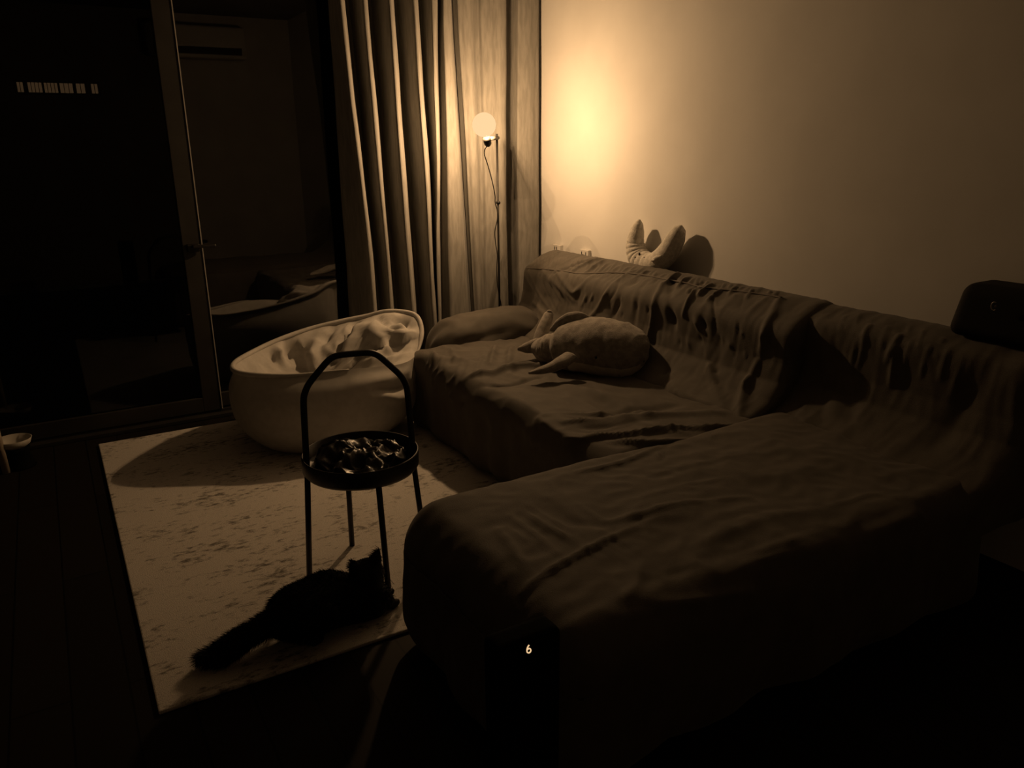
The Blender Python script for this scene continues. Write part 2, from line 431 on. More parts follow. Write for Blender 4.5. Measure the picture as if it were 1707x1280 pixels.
# seat
V, F = rbox_vf((1.475, 1.85, .0135), (2.30, 3.60, SEAT), .075, .0105)
sf = []
for pts, amp, wd in (
    (((700, 592), (760, 600), (850, 585)), .006, .03),
    (((755, 660), (800, 625), (870, 608), (960, 600)), .020, .022), (((770, 672), (830, 640), (900, 622)), -.016, .02),
    (((818, 607), (826, 575), (850, 550)), .016, .02), (((846, 604), (852, 575), (856, 548)), .014, .018),
    (((720, 585), (728, 600), (725, 640)), .012, .014), (((752, 580), (758, 600), (748, 640)), .010, .014),
    (((880, 722), (980, 705), (1100, 690), (1200, 690)), .012, .03), (((890, 735), (1000, 728), (1130, 718), (1230, 716)), .014, .018),
    (((905, 745), (1040, 742), (1150, 738), (1235, 720)), .012, .016), (((960, 700), (1050, 680), (1130, 675)), -.010, .03),
    (((940, 640), (1010, 660), (1080, 690)), .008, .04), (((900, 700), (930, 720), (960, 735)), .01, .02)):
    sf.append((pts, amp, wd))
for i in range(16):
    x = rnd.uniform(880, 1180); y = rnd.uniform(690, 752); L = rnd.uniform(60, 150)
    sf.append(([(x, y), (x + L * .5, y - L * .05), (x + L, y - L * rnd.uniform(.08, .16))], rnd.uniform(.003, .006), rnd.uniform(.008, .012)))
for i in range(12):
    x = rnd.uniform(715, 870); y = rnd.uniform(582, 600); L = rnd.uniform(20, 50)
    sf.append(([(x, y), (x - L * .2, y + L * .5), (x - L * .5, y + L)], rnd.uniform(.003, .006), rnd.uniform(.008, .014)))
def sag(V):
    t = np.exp(-((V[:, 1] - 2.85) / .55) ** 2) * np.exp(-((V[:, 0] - 1.95) / .35) ** 2) * (V[:, 2] > .3)
    V[:, 2] -= .02 * t
    fr = (V[:, 0] < 1.56)
    V[:, 0] += np.where(fr, .012 * np.sin(V[:, 1] * 23 + 2 * np.sin(V[:, 1] * 7)) * (1 - V[:, 2] / .45), 0)
    return V
cloth('seat', V, F, sf, [((3, 3, 3), .012, 3, False), ((7, 4, 3), .006, 4, True), ((16, 9, 8), .002, 5, True)], sofa, sag, 1.45, .9)
# backs
def back_shape(lo_y, hi_y, set_back, top, seed, folds, noises):
    V, F = rbox_vf((BK0[0], lo_y, .25), (2.655, hi_y, top), .045, .0075)
    V = V.copy(); zz = V[:, 2]
    k = np.clip((V[:, 0] - BK0[0]) / (2.655 - BK0[0]), 0, 1)      # 0 at the front face, 1 at the wall
    lean = bx(zz) - BK0[0] + set_back
    V[:, 0] += lean * (1 - k)
    # top rolls up from the front seam to a rounded ridge
    up = np.clip((zz - .60) / .1, 0, 1)
    xr = V[:, 0]
    t_ = np.clip((xr - 2.295) / .23, 0, 1); prof = .092 * np.sin(t_ * math.pi / 2) ** 1.35 - .10 * np.clip((xr - 2.53) / .13, 0, 1) ** 1.5
    V[:, 2] += up * prof
    return V, F
TOP = .725
SEAMPX = ((864, 447), (968, 456), (1040, 455), (1110, 466), (1165, 478), (1250, 488), (1303, 496))
RIDGEPX = ((905, 415), (935, 416), (1060, 438), (1150, 447), (1200, 460), (1340, 480))
def py_at(tab, x): return float(np.interp(x, [p[0] for p in tab], [p[1] for p in tab]))
fine = []
for x0 in range(872, 1300, 13):
    x = x0 + rnd.uniform(-5, 5); y = py_at(SEAMPX, x) + rnd.uniform(3, 10)
    L = rnd.uniform(40, 110) if x < 1060 else rnd.uniform(60, 190)
    dx = np.interp(x, [870, 930, 965, 1000, 1090, 1120, 1165, 1200, 1300], [.55, .5, .1, -.75, -.35, -.1, .12, .0, -.35]) * L
    fine.append((((x, y), (x + dx * .45 + rnd.uniform(-4, 4), y + L * .5), (x + dx, y + L)), rnd.choice((1, 1, -1)) * rnd.uniform(.003, .0075), rnd.uniform(.006, .011)))
f1 = []
for pts, amp, wd in (
    (((862, 452), (868, 500), (850, 545)), .014, .02), (((868, 470), (890, 505), (912, 530)), .016, .016),
    (((930, 455), (950, 482), (962, 486), (990, 462)), .014, .018), (((905, 452), (935, 480), (955, 500)), .010, .022),
    (((1040, 462), (1010, 495), (985, 530)), .016, .016), (((1060, 470), (1030, 510), (1010, 545)), -.012, .02),
    (((1105, 475), (1092, 510), (1085, 560), (1078, 600)), .020, .018), (((1080, 470), (1062, 510), (1050, 560)), -.008, .02),
    (((1122, 470), (1120, 530), (1108, 620)), -.026, .026),
    (((1160, 478), (1150, 500), (1140, 525)), .018, .012), (((1165, 478), (1163, 540), (1185, 620), (1212, 700)), .016, .014),
    (((1176, 480), (1172, 540), (1195, 620)), -.016, .014),
    (((1300, 500), (1275, 560), (1245, 640), (1232, 700)), .024, .022), (((1120, 640), (1150, 680), (1215, 712)), .014, .02),
    (((1130, 655), (1170, 672), (1205, 690)), .012, .016), (((1110, 690), (1160, 700), (1220, 716)), .012, .014),
    (((1200, 500), (1190, 540), (1200, 600)), -.008, .03)):
    f1.append((pts, amp, wd))
f1 += fine
topf = []
def top_pt(px, py): return on_plane(px, py, (2.315, 0, .705), (-.50, 0, 1.0))
for p, q, amp in (((1000, 432), (955, 452), .016), ((988, 432), (925, 455), -.012), ((1010, 434), (978, 455), .012), ((1150, 448), (1112, 472), .018), ((1172, 452), (1130, 478), .016), ((1205, 462), (1165, 492), .022),
                  ((1192, 458), (1150, 488), -.014), ((1225, 470), (1180, 500), .014), ((1110, 445), (1060, 462), .008), ((1085, 444), (1040, 460), .007),
                  ((1240, 470), (1215, 490), .008), ((1270, 474), (1245, 494), .007), ((930, 420), (920, 445), .006), ((905, 425), (900, 448), .006)):
    topf.append(([p, ((p[0] + q[0]) / 2, (p[1] + q[1]) / 2 - 1), q], amp, .013))
x = 872
while x < 1330:
    q = py_at(SEAMPX, x) - 1; r_ = py_at(RIDGEPX, x); ln = rnd.uniform(.45, .95)
    sk = rnd.uniform(2, 10) if x < 940 else rnd.uniform(10, 32)
    topf.append(([(x, q), (x + sk * ln * .5, q + (r_ - q) * ln * .5), (x + sk * ln, q + (r_ - q) * ln)], rnd.uniform(.003, .0075), rnd.uniform(.006, .010))); x += rnd.uniform(6, 13)
V, F = back_shape(1.90, SY1, 0.0, TOP, 1, f1, None)
BV, BF = cloth('backrest', V, F, f1 + topf, [((2, 2, 2), .006, 7, False), ((4, 10, 3), .0022, 8, True), ((8, 26, 7), .0010, 9, True)], sofa, None, 1.0, .85)
f2 = []
for pts, amp, wd in ((((1535, 520), (1500, 560), (1480, 600)), .016, .014), (((1515, 530), (1495, 580), (1485, 640)), .014, .016), (((1470, 520), (1450, 545), (1440, 570)), .012, .014),
                     (((1390, 520), (1400, 600), (1420, 700)), -.012, .03), (((1335, 690), (1345, 720), (1350, 750)), .012, .02),
                     (((1650, 600), (1600, 690), (1520, 760)), -.014, .05), (((1350, 540), (1365, 620), (1370, 700)), -.016, .03)):
    f2.append((pts, amp, wd))
for x0 in range(1420, 1640, 17):
    x = x0 + rnd.uniform(-6, 6); y = 503 + (x - 1420) * .19; L = rnd.uniform(30, 120)
    f2.append(([(x, y), (x - L * .22, y + L * .5), (x - L * .38, y + L)], rnd.uniform(.003, .008), rnd.uniform(.008, .012)))
V, F = back_shape(SY0, 1.96, .075, TOP - .012, 2, f2, None)
cloth('backrest', V, F, f2, [((2, 2, 2), .006, 11, False), ((4, 9, 3), .0025, 12, True), ((8, 24, 7), .0010, 13, True)], sofa, None, .85, .85)
# chaise
V, F = rbox_vf((.745, SY0, .0135), (2.32, 1.945, CH), .10, .0105)
cf = []
for pts, amp, wd in (
    (((870, 980), (920, 950), (985, 915), (1060, 882)), .011, .016), (((1005, 875), (1060, 862), (1130, 845), (1250, 825)), .006, .014), (((1030, 878), (1080, 866), (1110, 858)), -.004, .012),
    (((850, 860), (890, 890), (930, 925)), .007, .016), (((880, 855), (920, 885), (955, 905)), .006, .016), (((830, 880), (860, 920), (880, 950)), .006, .02), (((910, 840), (950, 870), (1000, 880)), -.007, .03),
    (((960, 790), (1030, 775), (1095, 745)), .010, .016), (((1088, 742), (1096, 755), (1100, 765)), .012, .012), (((1180, 905), (1260, 870), (1350, 850)), .008, .03), (((1040, 1000), (1060, 980), (1065, 950)), .009, .02),
    (((1100, 1010), (1180, 1000), (1250, 985)), .010, .02), (((1450, 890), (1530, 860), (1620, 800)), .014, .03), (((1200, 960), (1300, 925), (1400, 905)), .006, .03)):
    cf.append((pts, amp, wd))
for i in range(14):
    x = rnd.uniform(830, 1000); y = rnd.uniform(840, 900); L = rnd.uniform(40, 90)
    cf.append(([(x, y), (x + L * .5, y + L * .33), (x + L, y + L * .6)], rnd.uniform(.002, .004), rnd.uniform(.009, .014)))
for i in range(12):
    x = rnd.uniform(980, 1400); y = rnd.uniform(790, 960); L = rnd.uniform(80, 180)
    cf.append(([(x, y), (x + L * .5, y - L * .14), (x + L, y - L * .24)], rnd.uniform(.002, .004), rnd.uniform(.010, .016)))
def chs(V):
    lowm = 1 - np.clip(V[:, 2] / .42, 0, 1)
    e = V[:, 0] < .86
    V[:, 0] += np.where(e, -.05 * lowm + .010 * lowm * np.sin(V[:, 1] * 24), 0)
    V[:, 1] += np.where(V[:, 1] < 1.2, .012 * lowm * np.sin(V[:, 0] * 19), 0)
    c = np.clip((.95 - V[:, 0]) / .2, 0, 1) * (V[:, 2] > .3); V[:, 2] -= .025 * c * c
    return V
cloth('chaise_seat', V, F, cf, [((3, 3, 3), .012, 15, False), ((4, 6, 4), .004, 16, True), ((12, 16, 9), .002, 17, True)], sofa, chs, .9, .75)
# piping seam along the top front edge of the back
def seam(pxs):
    hit = caster(BV, BF); P = spline(pxs, 8); Q = [hit(*p) for p in P]; Q = np.array([q for q in Q if q is not None])
    for _ in range(2): Q[1:-1] = (Q[:-2] + 2 * Q[1:-1] + Q[2:]) / 4
    tube('seam', Q, .0042, M['seam'], sofa, 6)
seam(((864, 447), (900, 448), (940, 452), (968, 456), (1000, 455), (1040, 455), (1080, 460), (1110, 466), (1140, 471), (1165, 478), (1200, 482), (1250, 488), (1303, 496)))
for x, y in ((2.5, 3.75), (2.5, 1.25), (.95, 1.25), (.95, 1.75), (1.8, 3.75)):
    v, f = lathe_vf([(.02, 0), (.025, .05)], (x, y, 0.0), 12); pydata('foot', v, f, M['black_plastic'], sofa)

# ------------------------------------------------------------------ beanbag
def make_beanbag():
    c = np.array([1.06, 3.70]); t = thing('beanbag', 'big pale beanbag chair with a sunken creased seat standing on the rug', 'beanbag', (1.06, 3.70, RUGZ))
    rim_px = [((390, 606), 3.70), ((402, 622), 3.58), ((480, 626), 3.46), ((560, 618), 3.38), ((620, 612), 3.37), ((670, 606), 3.42), ((694, 590), 3.52), ((703, 556), 3.62), ((697, 530), 3.70), ((680, 521), 3.78),
              ((645, 519), 3.86), ((610, 527), 3.93), ((570, 535), 3.98), ((520, 547), 4.01), ((470, 564), 3.98), ((430, 582), 3.90)]
    rp = [on_y(p[0], p[1], y) for p, y in rim_px]
    R = spline(rp, 9, True); n = len(R)
    ang = np.arctan2(R[:, 1] - c[1], R[:, 0] - c[0])
    outer = []; 
    prof_t = np.linspace(0, 1, 22)
    for i in range(n):
        a = ang[i]; rr = math.hypot(R[i, 0] - c[0], R[i, 1] - c[1]); zr = R[i, 2]
        right = .5 + .5 * math.cos(a)
        rx = .44 + .06 * right; ry = .40
        E_ = 1 / math.sqrt((math.cos(a) / rx) ** 2 + (math.sin(a) / ry) ** 2)
        E_ = max(E_, rr * .98)
        ctr = [(0.0, RUGZ), (E_ * .58, RUGZ), (E_ * .80, RUGZ + .035), (E_ * .97, .15), (E_ * 1.0, .27), (E_ * .99 * .75 + rr * .25, max(.33, zr * .80)), (rr, zr)]
        P = spline([(q[0], 0, q[1]) for q in ctr], 6)
        ring = [(c[0] + q[0] * math.cos(a), c[1] + q[0] * math.sin(a), max(q[2], RUGZ)) for q in P]
        outer.append(ring)
    k = len(outer[0]); V = np.array(outer).reshape(-1, 3)
    F = np.array([(i * k + j, ((i + 1) % n) * k + j, ((i + 1) % n) * k + j + 1, i * k + j + 1) for i in range(n) for j in range(k - 1)])
    wr = fold_h(V, px_folds(V, F, [([(590, 640), (640, 632), (680, 620)], .014, .03), ([(640, 660), (665, 664), (688, 650)], .022, .02),
                    ([(625, 650), (660, 648), (685, 640)], -.022, .02), ([(686, 640), (692, 615), (696, 590)], .010, .02),
                    ([(500, 650), (580, 648), (640, 640)], .006, .04)]))
    dirs = V - np.array([c[0], c[1], .2]); dirs /= np.linalg.norm(dirs, axis=1)[:, None]
    edge = np.tile(np.linspace(0, 1, k), n); wr *= 1 - np.clip((edge - .93) / .07, 0, 1)
    hh = nz(V, 4, .012, 21) * (1 - np.clip((edge - .85) / .15, 0, 1))
    V = V + dirs * (wr + hh)[:, None]; V[:, 2] = np.maximum(V[:, 2], RUGZ)
    pydata('body', V, F[:, ::-1], M['bag'], t)
    # sunken seat: from the rim inward
    ctr = np.array([1.06, 3.64, .265]); S = []; m = 26
    for i in range(n):
        p = R[i]
        for j in range(m):
            u = j / (m - 1)
            q = p[:2] * (1 - u) + ctr[:2] * u
            lip = math.exp(-((u - .05) / .05) ** 2) * .0
            drop = 1 - (1 - u) ** 2.2 if p[2] < .47 else u ** .9
            z = p[2] * (1 - drop) + ctr[2] * drop
            z -= .02 * math.sin(math.pi * min(1, u * 2.2)) * (1 if p[2] < .47 else .35)
            S.append((q[0], q[1], z + lip))
    S = np.array(S); G = np.array([(i * m + j, ((i + 1) % n) * m + j, ((i + 1) % n) * m + j + 1, i * m + j + 1) for i in range(n) for j in range(m - 1)])
    # the pushed-up back cushion and the creases that run to the middle
    def si(px, py, y): return (px, py)
    fo = [([si(593, 538, 3.9), si(575, 565, 3.8), si(566, 590, 3.68)], -.030, .022), ([si(606, 533, 3.9), si(590, 565, 3.75), si(570, 598, 3.6)], .022, .028),
          ([si(560, 540, 3.95), si(548, 560, 3.85), si(540, 575, 3.75)], -.022, .02), ([si(470, 575, 3.9), si(462, 590, 3.8), si(472, 608, 3.66)], .030, .026),
          ([si(478, 570, 3.92), si(486, 590, 3.8), si(500, 600, 3.7)], -.045, .04), ([si(525, 572, 3.9), si(520, 590, 3.78), si(525, 602, 3.68)], .032, .026),
          ([si(548, 598, 3.65), si(560, 604, 3.58), si(566, 600, 3.56)], -.03, .02), ([si(610, 545, 3.88), si(630, 565, 3.75), si(645, 585, 3.62)], .030, .035),
          ([si(630, 527, 3.86), si(650, 545, 3.78), si(668, 550, 3.72)], -.038, .018), ([si(645, 552, 3.76), si(665, 556, 3.7), si(682, 558, 3.62)], .032, .02),
          ([si(655, 536, 3.82), si(672, 530, 3.78), si(684, 540, 3.70)], -.085, .034), ([si(600, 600, 3.55), si(640, 604, 3.5), si(680, 590, 3.5)], .026, .035),
          ([si(590, 600, 3.56), si(600, 590, 3.6), si(612, 588, 3.62)], -.026, .022)]
    u = np.tile(np.linspace(0, 1, m), n); msk = np.clip(u / .10, 0, 1)
    S[:, 2] += np.exp(-(((S[:, 0] - 1.34) / .20) ** 2 + ((S[:, 1] - 3.66) / .20) ** 2)) * .11 * msk
    for i in range(40):
        x = random.uniform(440, 690); y = 606 - random.uniform(0, 1) * (x - 390) * .24; L = random.uniform(15, 45); a = random.uniform(.6, 2.4)
        fo.append(([(x, y), (x + L * .5 * math.cos(a), y - L * .4 * math.sin(a)), (x + L * math.cos(a), y - L * .8 * math.sin(a))], random.choice((1, -1)) * random.uniform(.006, .014), random.uniform(.010, .018)))
    nS = vnormals(S, G); nS *= np.sign(nS[:, 2:3] + 1e-9)
    h = fold_h(S, px_folds(S, G, fo)) + nz(S, 6, .016, 31) + nz(S, 12, .006, 32, True)
    S += nS * (h * msk)[:, None]
    S[:, 2] = np.maximum(S[:, 2], .2)
    pydata('seat_cushion', S, G, M['bag'], t)
    RR = np.vstack([R[6 * 9:], R[:3 * 9 + 4]]); v, f = tube_vf(RR, np.interp(np.linspace(0, 1, len(RR)), [0, .06, .85, 1], [.004, .012, .012, .003]), 8, True); pydata('piping', v, f, M['bag'], t)
make_beanbag()

# ------------------------------------------------------------------ side table
def make_table():
    cx, cy, zt = .770, 2.308, .45
    t = thing('side_table', 'round black metal tray table with an arched handle standing on the rug', 'side table', (cx, cy, RUGZ))
    r = .188
    prof = [(0, zt - .066), (r - .03, zt - .066), (r - .010, zt - .062), (r, zt - .050), (r + .001, zt - .004), (r - .001, zt), (r - .004, zt - .001), (r - .005, zt - .04), (r - .016, zt - .05), (r - .03, zt - .053), (0, zt - .053)]
    lathe('tray', prof, (cx, cy, 0), M['black_metal'], t, 72)
    feet = [on_z(516, 966, RUGZ), on_z(649, 998, RUGZ), on_z(587, 909, RUGZ), np.array([.972, 2.275, RUGZ])]
    for q in feet:
        a = math.atan2(q[1] - cy, q[0] - cx); rt = .174
        p0 = (cx + rt * math.cos(a), cy + rt * math.sin(a), zt - .064)
        tube('leg', [p0, tuple(q)], .0095, M['black_metal'], t, 14)
    ang = math.radians(168)
    # arch handle, in the plane of the two side legs
    d = np.array([math.cos(ang), math.sin(ang), 0]); c3 = np.array([cx, cy, 0])
    pts = [(.174, zt - .05), (.168, .56), (.164, .652), (.146, .692), (.078, .765), (.050, .777)]
    path = [c3 + d * x + np.array([0, 0, z]) for x, z in pts] + [c3 - d * x + np.array([0, 0, z]) for x, z in pts[::-1]]
    P = []
    for i in range(len(path) - 1):
        for s in range(6): P.append(path[i] + (path[i + 1] - path[i]) * s / 6)
    P.append(path[-1]); P = np.array(P)
    for _ in range(3): P[1:-1] = (P[:-2] + 2 * P[1:-1] + P[2:]) / 4
    tube('handle', P, .0105, M['black_metal'], t, 14)
    return cx, cy, zt
tx, ty, tz = make_table()
def crumpled():
    n, m = 60, 26; V = []; F = []
    for i in range(n):
        a = 2 * math.pi * i / n
        for j in range(m):
            u = j / (m - 1); r = .150 * math.sin(math.pi / 2 * min(1, u * 1.0)) if u < 1 else .150
            R_ = r * (1 + .10 * math.sin(3 * a + 1) + .06 * math.sin(7 * a))
            z = .036 * (1 - u ** 3)
            V.append((R_ * math.cos(a), R_ * math.sin(a) * .95, z))
    V = np.array(V); base = V[:, 2].copy()
    V[:, 2] += (nz(V, 14, .020, 41, True) + nz(V, 32, .010, 42, True)) * np.clip(base / .02, 0, 1)
    V[:, 0] += nz(V, 20, .012, 43); V[:, 1] += nz(V, 20, .012, 44)
    V[:, 2] += .02 * np.exp(-((V[:, 0] + .06) / .06) ** 2 - ((V[:, 1] - .08) / .05) ** 2)
    V[:, 2] = np.maximum(V[:, 2], 0)
    rr = np.hypot(V[:, 0], V[:, 1]); k = np.minimum(1, .168 / np.maximum(rr, 1e-6)); V[:, 0] *= k; V[:, 1] *= k
    V += np.array([tx, ty, tz - .0525])
    F = [(i * m + j, i * m + j + 1, ((i + 1) % n) * m + j + 1, ((i + 1) % n) * m + j) for i in range(n) for j in range(m - 1)]
    tag(pydata('plastic_bag', V, F, M['bag_plastic'], None, True), 'crumpled glossy black bag lying in the tray of the round table', 'bag')
crumpled()

# ------------------------------------------------------------------ floor lamp
def make_lamp():
    y = 3.955; yg = 3.75
    gc = on_y(807, 208, yg); px_ = on_y(828.5, 228, y); pole_x = on_y(831, 400, y)[0]
    t = thing('floor_lamp', 'slim floor lamp with a glowing round globe bulb in front of the curtain', 'lamp', (pole_x, y, 0))
    ztop = on_y(828, 223, y)[2]; zbar = on_y(825, 230, y)[2]
    lathe('base', [(.0, 0), (.09, 0), (.09, .012), (.085, .016), (.008, .02), (.008, .03)], (pole_x, y, 0), M['black_metal'], t, 40)
    tube('pole', [(pole_x, y, .02), (pole_x, y, ztop)], .0062, M['socket'], t, 12)
    bs = on_y(818, 231, yg + .05); be = np.array([pole_x, y, zbar]); be = be + (be - bs) / np.linalg.norm(be - bs) * .035
    tube('crossbar', [bs, be], .010, M['brass'], t, 14)
    # tilted socket cup
    s0 = on_y(814, 243, yg + .02); s1 = on_y(811.5, 230.5, yg)
    tube('socket', [s0, s0 + (s1 - s0) * .25, s0 + (s1 - s0) * .6, s1], [.011, .019, .021, .021], M['socket'], t, 18)
    m = bpy.data.materials.new('opal_globe'); m.use_nodes = True; nt = m.node_tree; nt.nodes.remove(nt.nodes['Principled BSDF'])
    tr = nd(m, 'ShaderNodeBsdfTransparent'); em = nd(m, 'ShaderNodeEmission'); em.inputs[0].default_value = (.88, .575, .30, 1); em.inputs[1].default_value = 1.35
    lw = nd(m, 'ShaderNodeLayerWeight'); lw.inputs[0].default_value = .35
    tr.inputs[0].default_value = (.5, .5, .5, 1)
    ad = nd(m, 'ShaderNodeMixShader'); ad.inputs[0].default_value = .8
    lk(m, tr.outputs[0], ad.inputs[1]); lk(m, em.outputs[0], ad.inputs[2]); lk(m, ad.outputs[0], nt.nodes['Material Output'].inputs['Surface'])
    rg = 19 / FPX * np.linalg.norm(gc - CAMP) * .985
    sphere('globe', gc, rg, m, t, 40)
    # the light the bulb gives: filament points inside the globe
    k = 7
    for i in range(k):
        l = bpy.data.lights.new('bulb_light', 'POINT'); l.energy = LAMP_W / k; l.color = LAMP_COL; l.shadow_soft_size = 0.0
        lo = bpy.data.objects.new('bulb_light', l); COL.objects.link(lo)
        ph = math.acos(1 - 2 * (i + .5) / k); th = math.pi * (1 + 5 ** .5) * i
        lo.location = Vector(gc) + Vector((math.cos(th) * math.sin(ph), math.sin(th) * math.sin(ph), math.cos(ph))) * rg * .38
        lo.parent = t; lo.matrix_parent_inverse = Matrix.Translation(t.location).inverted()
    cp = [(812, 243), (808, 250), (808, 259), (813, 275), (820, 300), (825, 325), (825.5, 338), (829, 352), (829, 366), (825, 385), (826, 405), (829, 425), (828, 450), (830, 480), (835, 505)]
    P = spline([on_y(p, q, yg + (y - .012 - yg) * min(1, max(0, (q - 250) / 75)) ** .7) for p, q in cp], 6)
    P = np.vstack([P, spline([P[-1], (pole_x + .02, y - .015, .3), (pole_x + .015, y - .01, .06), (pole_x + .05, y + .01, .021)], 6)[1:]])
    tube('cord', P, .0028, M['black_plastic'], t, 8)
    zc = on_y(826, 338, y)[2]
    tube('cord_clip', [(pole_x, y - .014, zc), (pole_x, y + .008, zc)], .009, M['black_plastic'], t, 12)
make_lamp()

# ------------------------------------------------------------------ wall outlets
def outlet(px, py, label, slots):
    p = on_x(px, py, XW); s = .043
    t = thing('wall_outlet', label, 'outlet', (XW, p[1], p[2]), 'outlets on the bright wall')
    box('cover_plate', (XW - .022, p[1] - s, p[2] - s), (XW, p[1] + s, p[2] + s), M['white_plastic'], t, .004)
    bm = bmesh.new()
    for dy, dz in slots: add_box(bm, (XW - .0225, p[1] + dy - .004, p[2] + dz - .010), (XW - .021, p[1] + dy + .004, p[2] + dz + .010))
    from_bm('socket_slots', bm, M['slot'], t)
outlet(932, 419, 'white wall outlet nearer the curtain, just above the sofa back', [(.015, .02), (-.005, .02)])
outlet(978, 428, 'white wall outlet farther from the curtain, nearer the pale plush toy', [(.02, .02), (-.02, .02), (0, -.012), (.02, .005)])

# ------------------------------------------------------------------ plush toys
def body_tube(pts, rads, n=28, flat_k=None, per=10):
    P = spline(pts, per); R = np.interp(np.linspace(0, 1, len(P)), np.linspace(0, 1, len(rads)), rads)
    return P, R
def make_whale():
    tail = on_y(896, 576, 3.08); nose = on_y(1074, 600, 2.56)
    t = thing('plush_whale', 'grey plush whale with fins and a tail lying on the sofa seat', 'plush toy', (2.0, 2.8, SEAT))
    C = [on_y(893, 578, 3.10), on_y(915, 582, 3.03), on_y(945, 580, 2.94), on_y(985, 578, 2.83), on_y(1025, 585, 2.72), on_y(1055, 594, 2.63), on_y(1073, 602, 2.58)]
    C = [np.array(c) for c in C]
    P = spline(C, 16); k = len(P); u = np.linspace(0, 1, k)
    R = np.interp(u, [0, .08, .18, .235, .262, .29, .33, .42, .55, .72, .86, .94, .98, 1], [.035, .060, .082, .086, .074, .102, .126, .142, .150, .145, .118, .080, .045, .004])
    R = R + .003 * np.abs(np.sin(u * 95)) * np.exp(-((u - .16) / .07) ** 2)
    n = 40; V = []
    T = np.gradient(P, axis=0); T /= np.linalg.norm(T, axis=1)[:, None]
    for i in range(k):
        side = np.cross(T[i], [0, 0, 1]); side /= np.linalg.norm(side); upv = np.cross(side, T[i])
        for j in range(n):
            a = 2 * math.pi * j / n; V.append(P[i] + (side * math.cos(a) * 1.0 + upv * math.sin(a) * .93) * R[i])
    V = np.array(V)
    F = np.array([(i * n + j, i * n + (j + 1) % n, (i + 1) * n + (j + 1) % n, (i + 1) * n + j) for i in range(k - 1) for j in range(n)])
    nn = vnormals(V, F)
    V = V + nn * (nz(V, 9, .007, 51) + nz(V, (22, 22, 22), .0025, 52, True))[:, None]
    V[:, 2] = np.maximum(V[:, 2], SEAT - .012)
    # the belly panel: lower front part facing the room
    ang = (np.array([f[0] % n for f in F]) + .5) / n * 2 * math.pi; uu = np.array([f[0] // n for f in F]) / k
    camside = np.cos(ang); low = np.sin(ang)
    sideDot = 1 if (np.cross(T[k // 2], [0, 0, 1]) @ np.array([-.5, -.8, 0])) > 0 else -1
    bel = (uu > .40) & (uu < .97) & (low < -.30 - .05 * np.sin(uu * 9)) 
    def sub(mask):
        f = F[mask]; ids = np.unique(f); mp = -np.ones(len(V), int); mp[ids] = np.arange(len(ids)); return V[ids], mp[f]
    v, f = sub(~bel); pydata('body', v, f, M['plush'], t)
    v, f = sub(bel); pydata('belly', v, f, M['plush_belly'], t)
    def fin(name, pts, rads, fl, par=t, m=M['plush']):
        Pp = spline(pts, 8); rr = np.interp(np.linspace(0, 1, len(Pp)), np.linspace(0, 1, len(rads)), rads)
        return tube(name, Pp, rr, m, par, 18, fl)
    view = CAMP - np.array([2.0, 2.85, .55])
    # tail flukes: one up, one down-left, from the stock
    fin('tail_fluke', [on_y(898, 578, 3.10), on_y(902, 560, 3.12), on_y(909, 540, 3.14), on_y(915, 524, 3.16), on_y(916, 517, 3.16)], [.034, .034, .030, .024, .008], (*view, .55))
    fin('tail_fluke', [on_y(902, 572, 3.10), on_y(890, 577, 3.11), on_y(877, 580, 3.12), on_y(863, 582, 3.13)], [.032, .034, .026, .007], (*view, .6))
    # flippers
    fin('flipper', [on_y(986, 538, 2.86), on_y(968, 531, 2.88), on_y(950, 534, 2.92), on_y(932, 543, 2.95), on_y(917, 551, 2.98)], [.018, .030, .038, .030, .006], (*view, .5))
    fin('flipper', [on_y(950, 594, 2.76), on_y(936, 604, 2.74), on_y(920, 612, 2.74), on_y(900, 618, 2.745), on_y(881, 622, 2.76)], [.036, .040, .034, .026, .008], (.2, .2, 1, .6))
    # collar crease behind the flippers
    e = on_y(993, 597, 2.66)
    # eye sits on the near flank
    d, i = min((np.linalg.norm(np.cross(V[i] - CAMP, e - CAMP)) / np.linalg.norm(e - CAMP), i) for i in range(len(V)) if np.linalg.norm(V[i] - CAMP) < np.linalg.norm(P[k // 2] - CAMP))
    sphere('eye', V[i], .006, M['eye'], t, 12)
    # stitched mouth edge
    mp = []
    for s in range(14):
        q = on_y(993 + s * 3.2, 622 + (2.2 if s % 2 else -1.2) + s * .35, 2.60)
        d, i = min((np.linalg.norm(np.cross(V[i] - CAMP, q - CAMP)), i) for i in range(len(V)) if np.linalg.norm(V[i] - CAMP) < np.linalg.norm(P[k // 2] - CAMP))
        mp.append(CAMP + (q - CAMP) * ((np.linalg.norm(V[i] - CAMP) - .004) / np.linalg.norm(q - CAMP)))
    tube('mouth_stitching', mp, .0022, M['plush_pale'], t, 6)
make_whale()
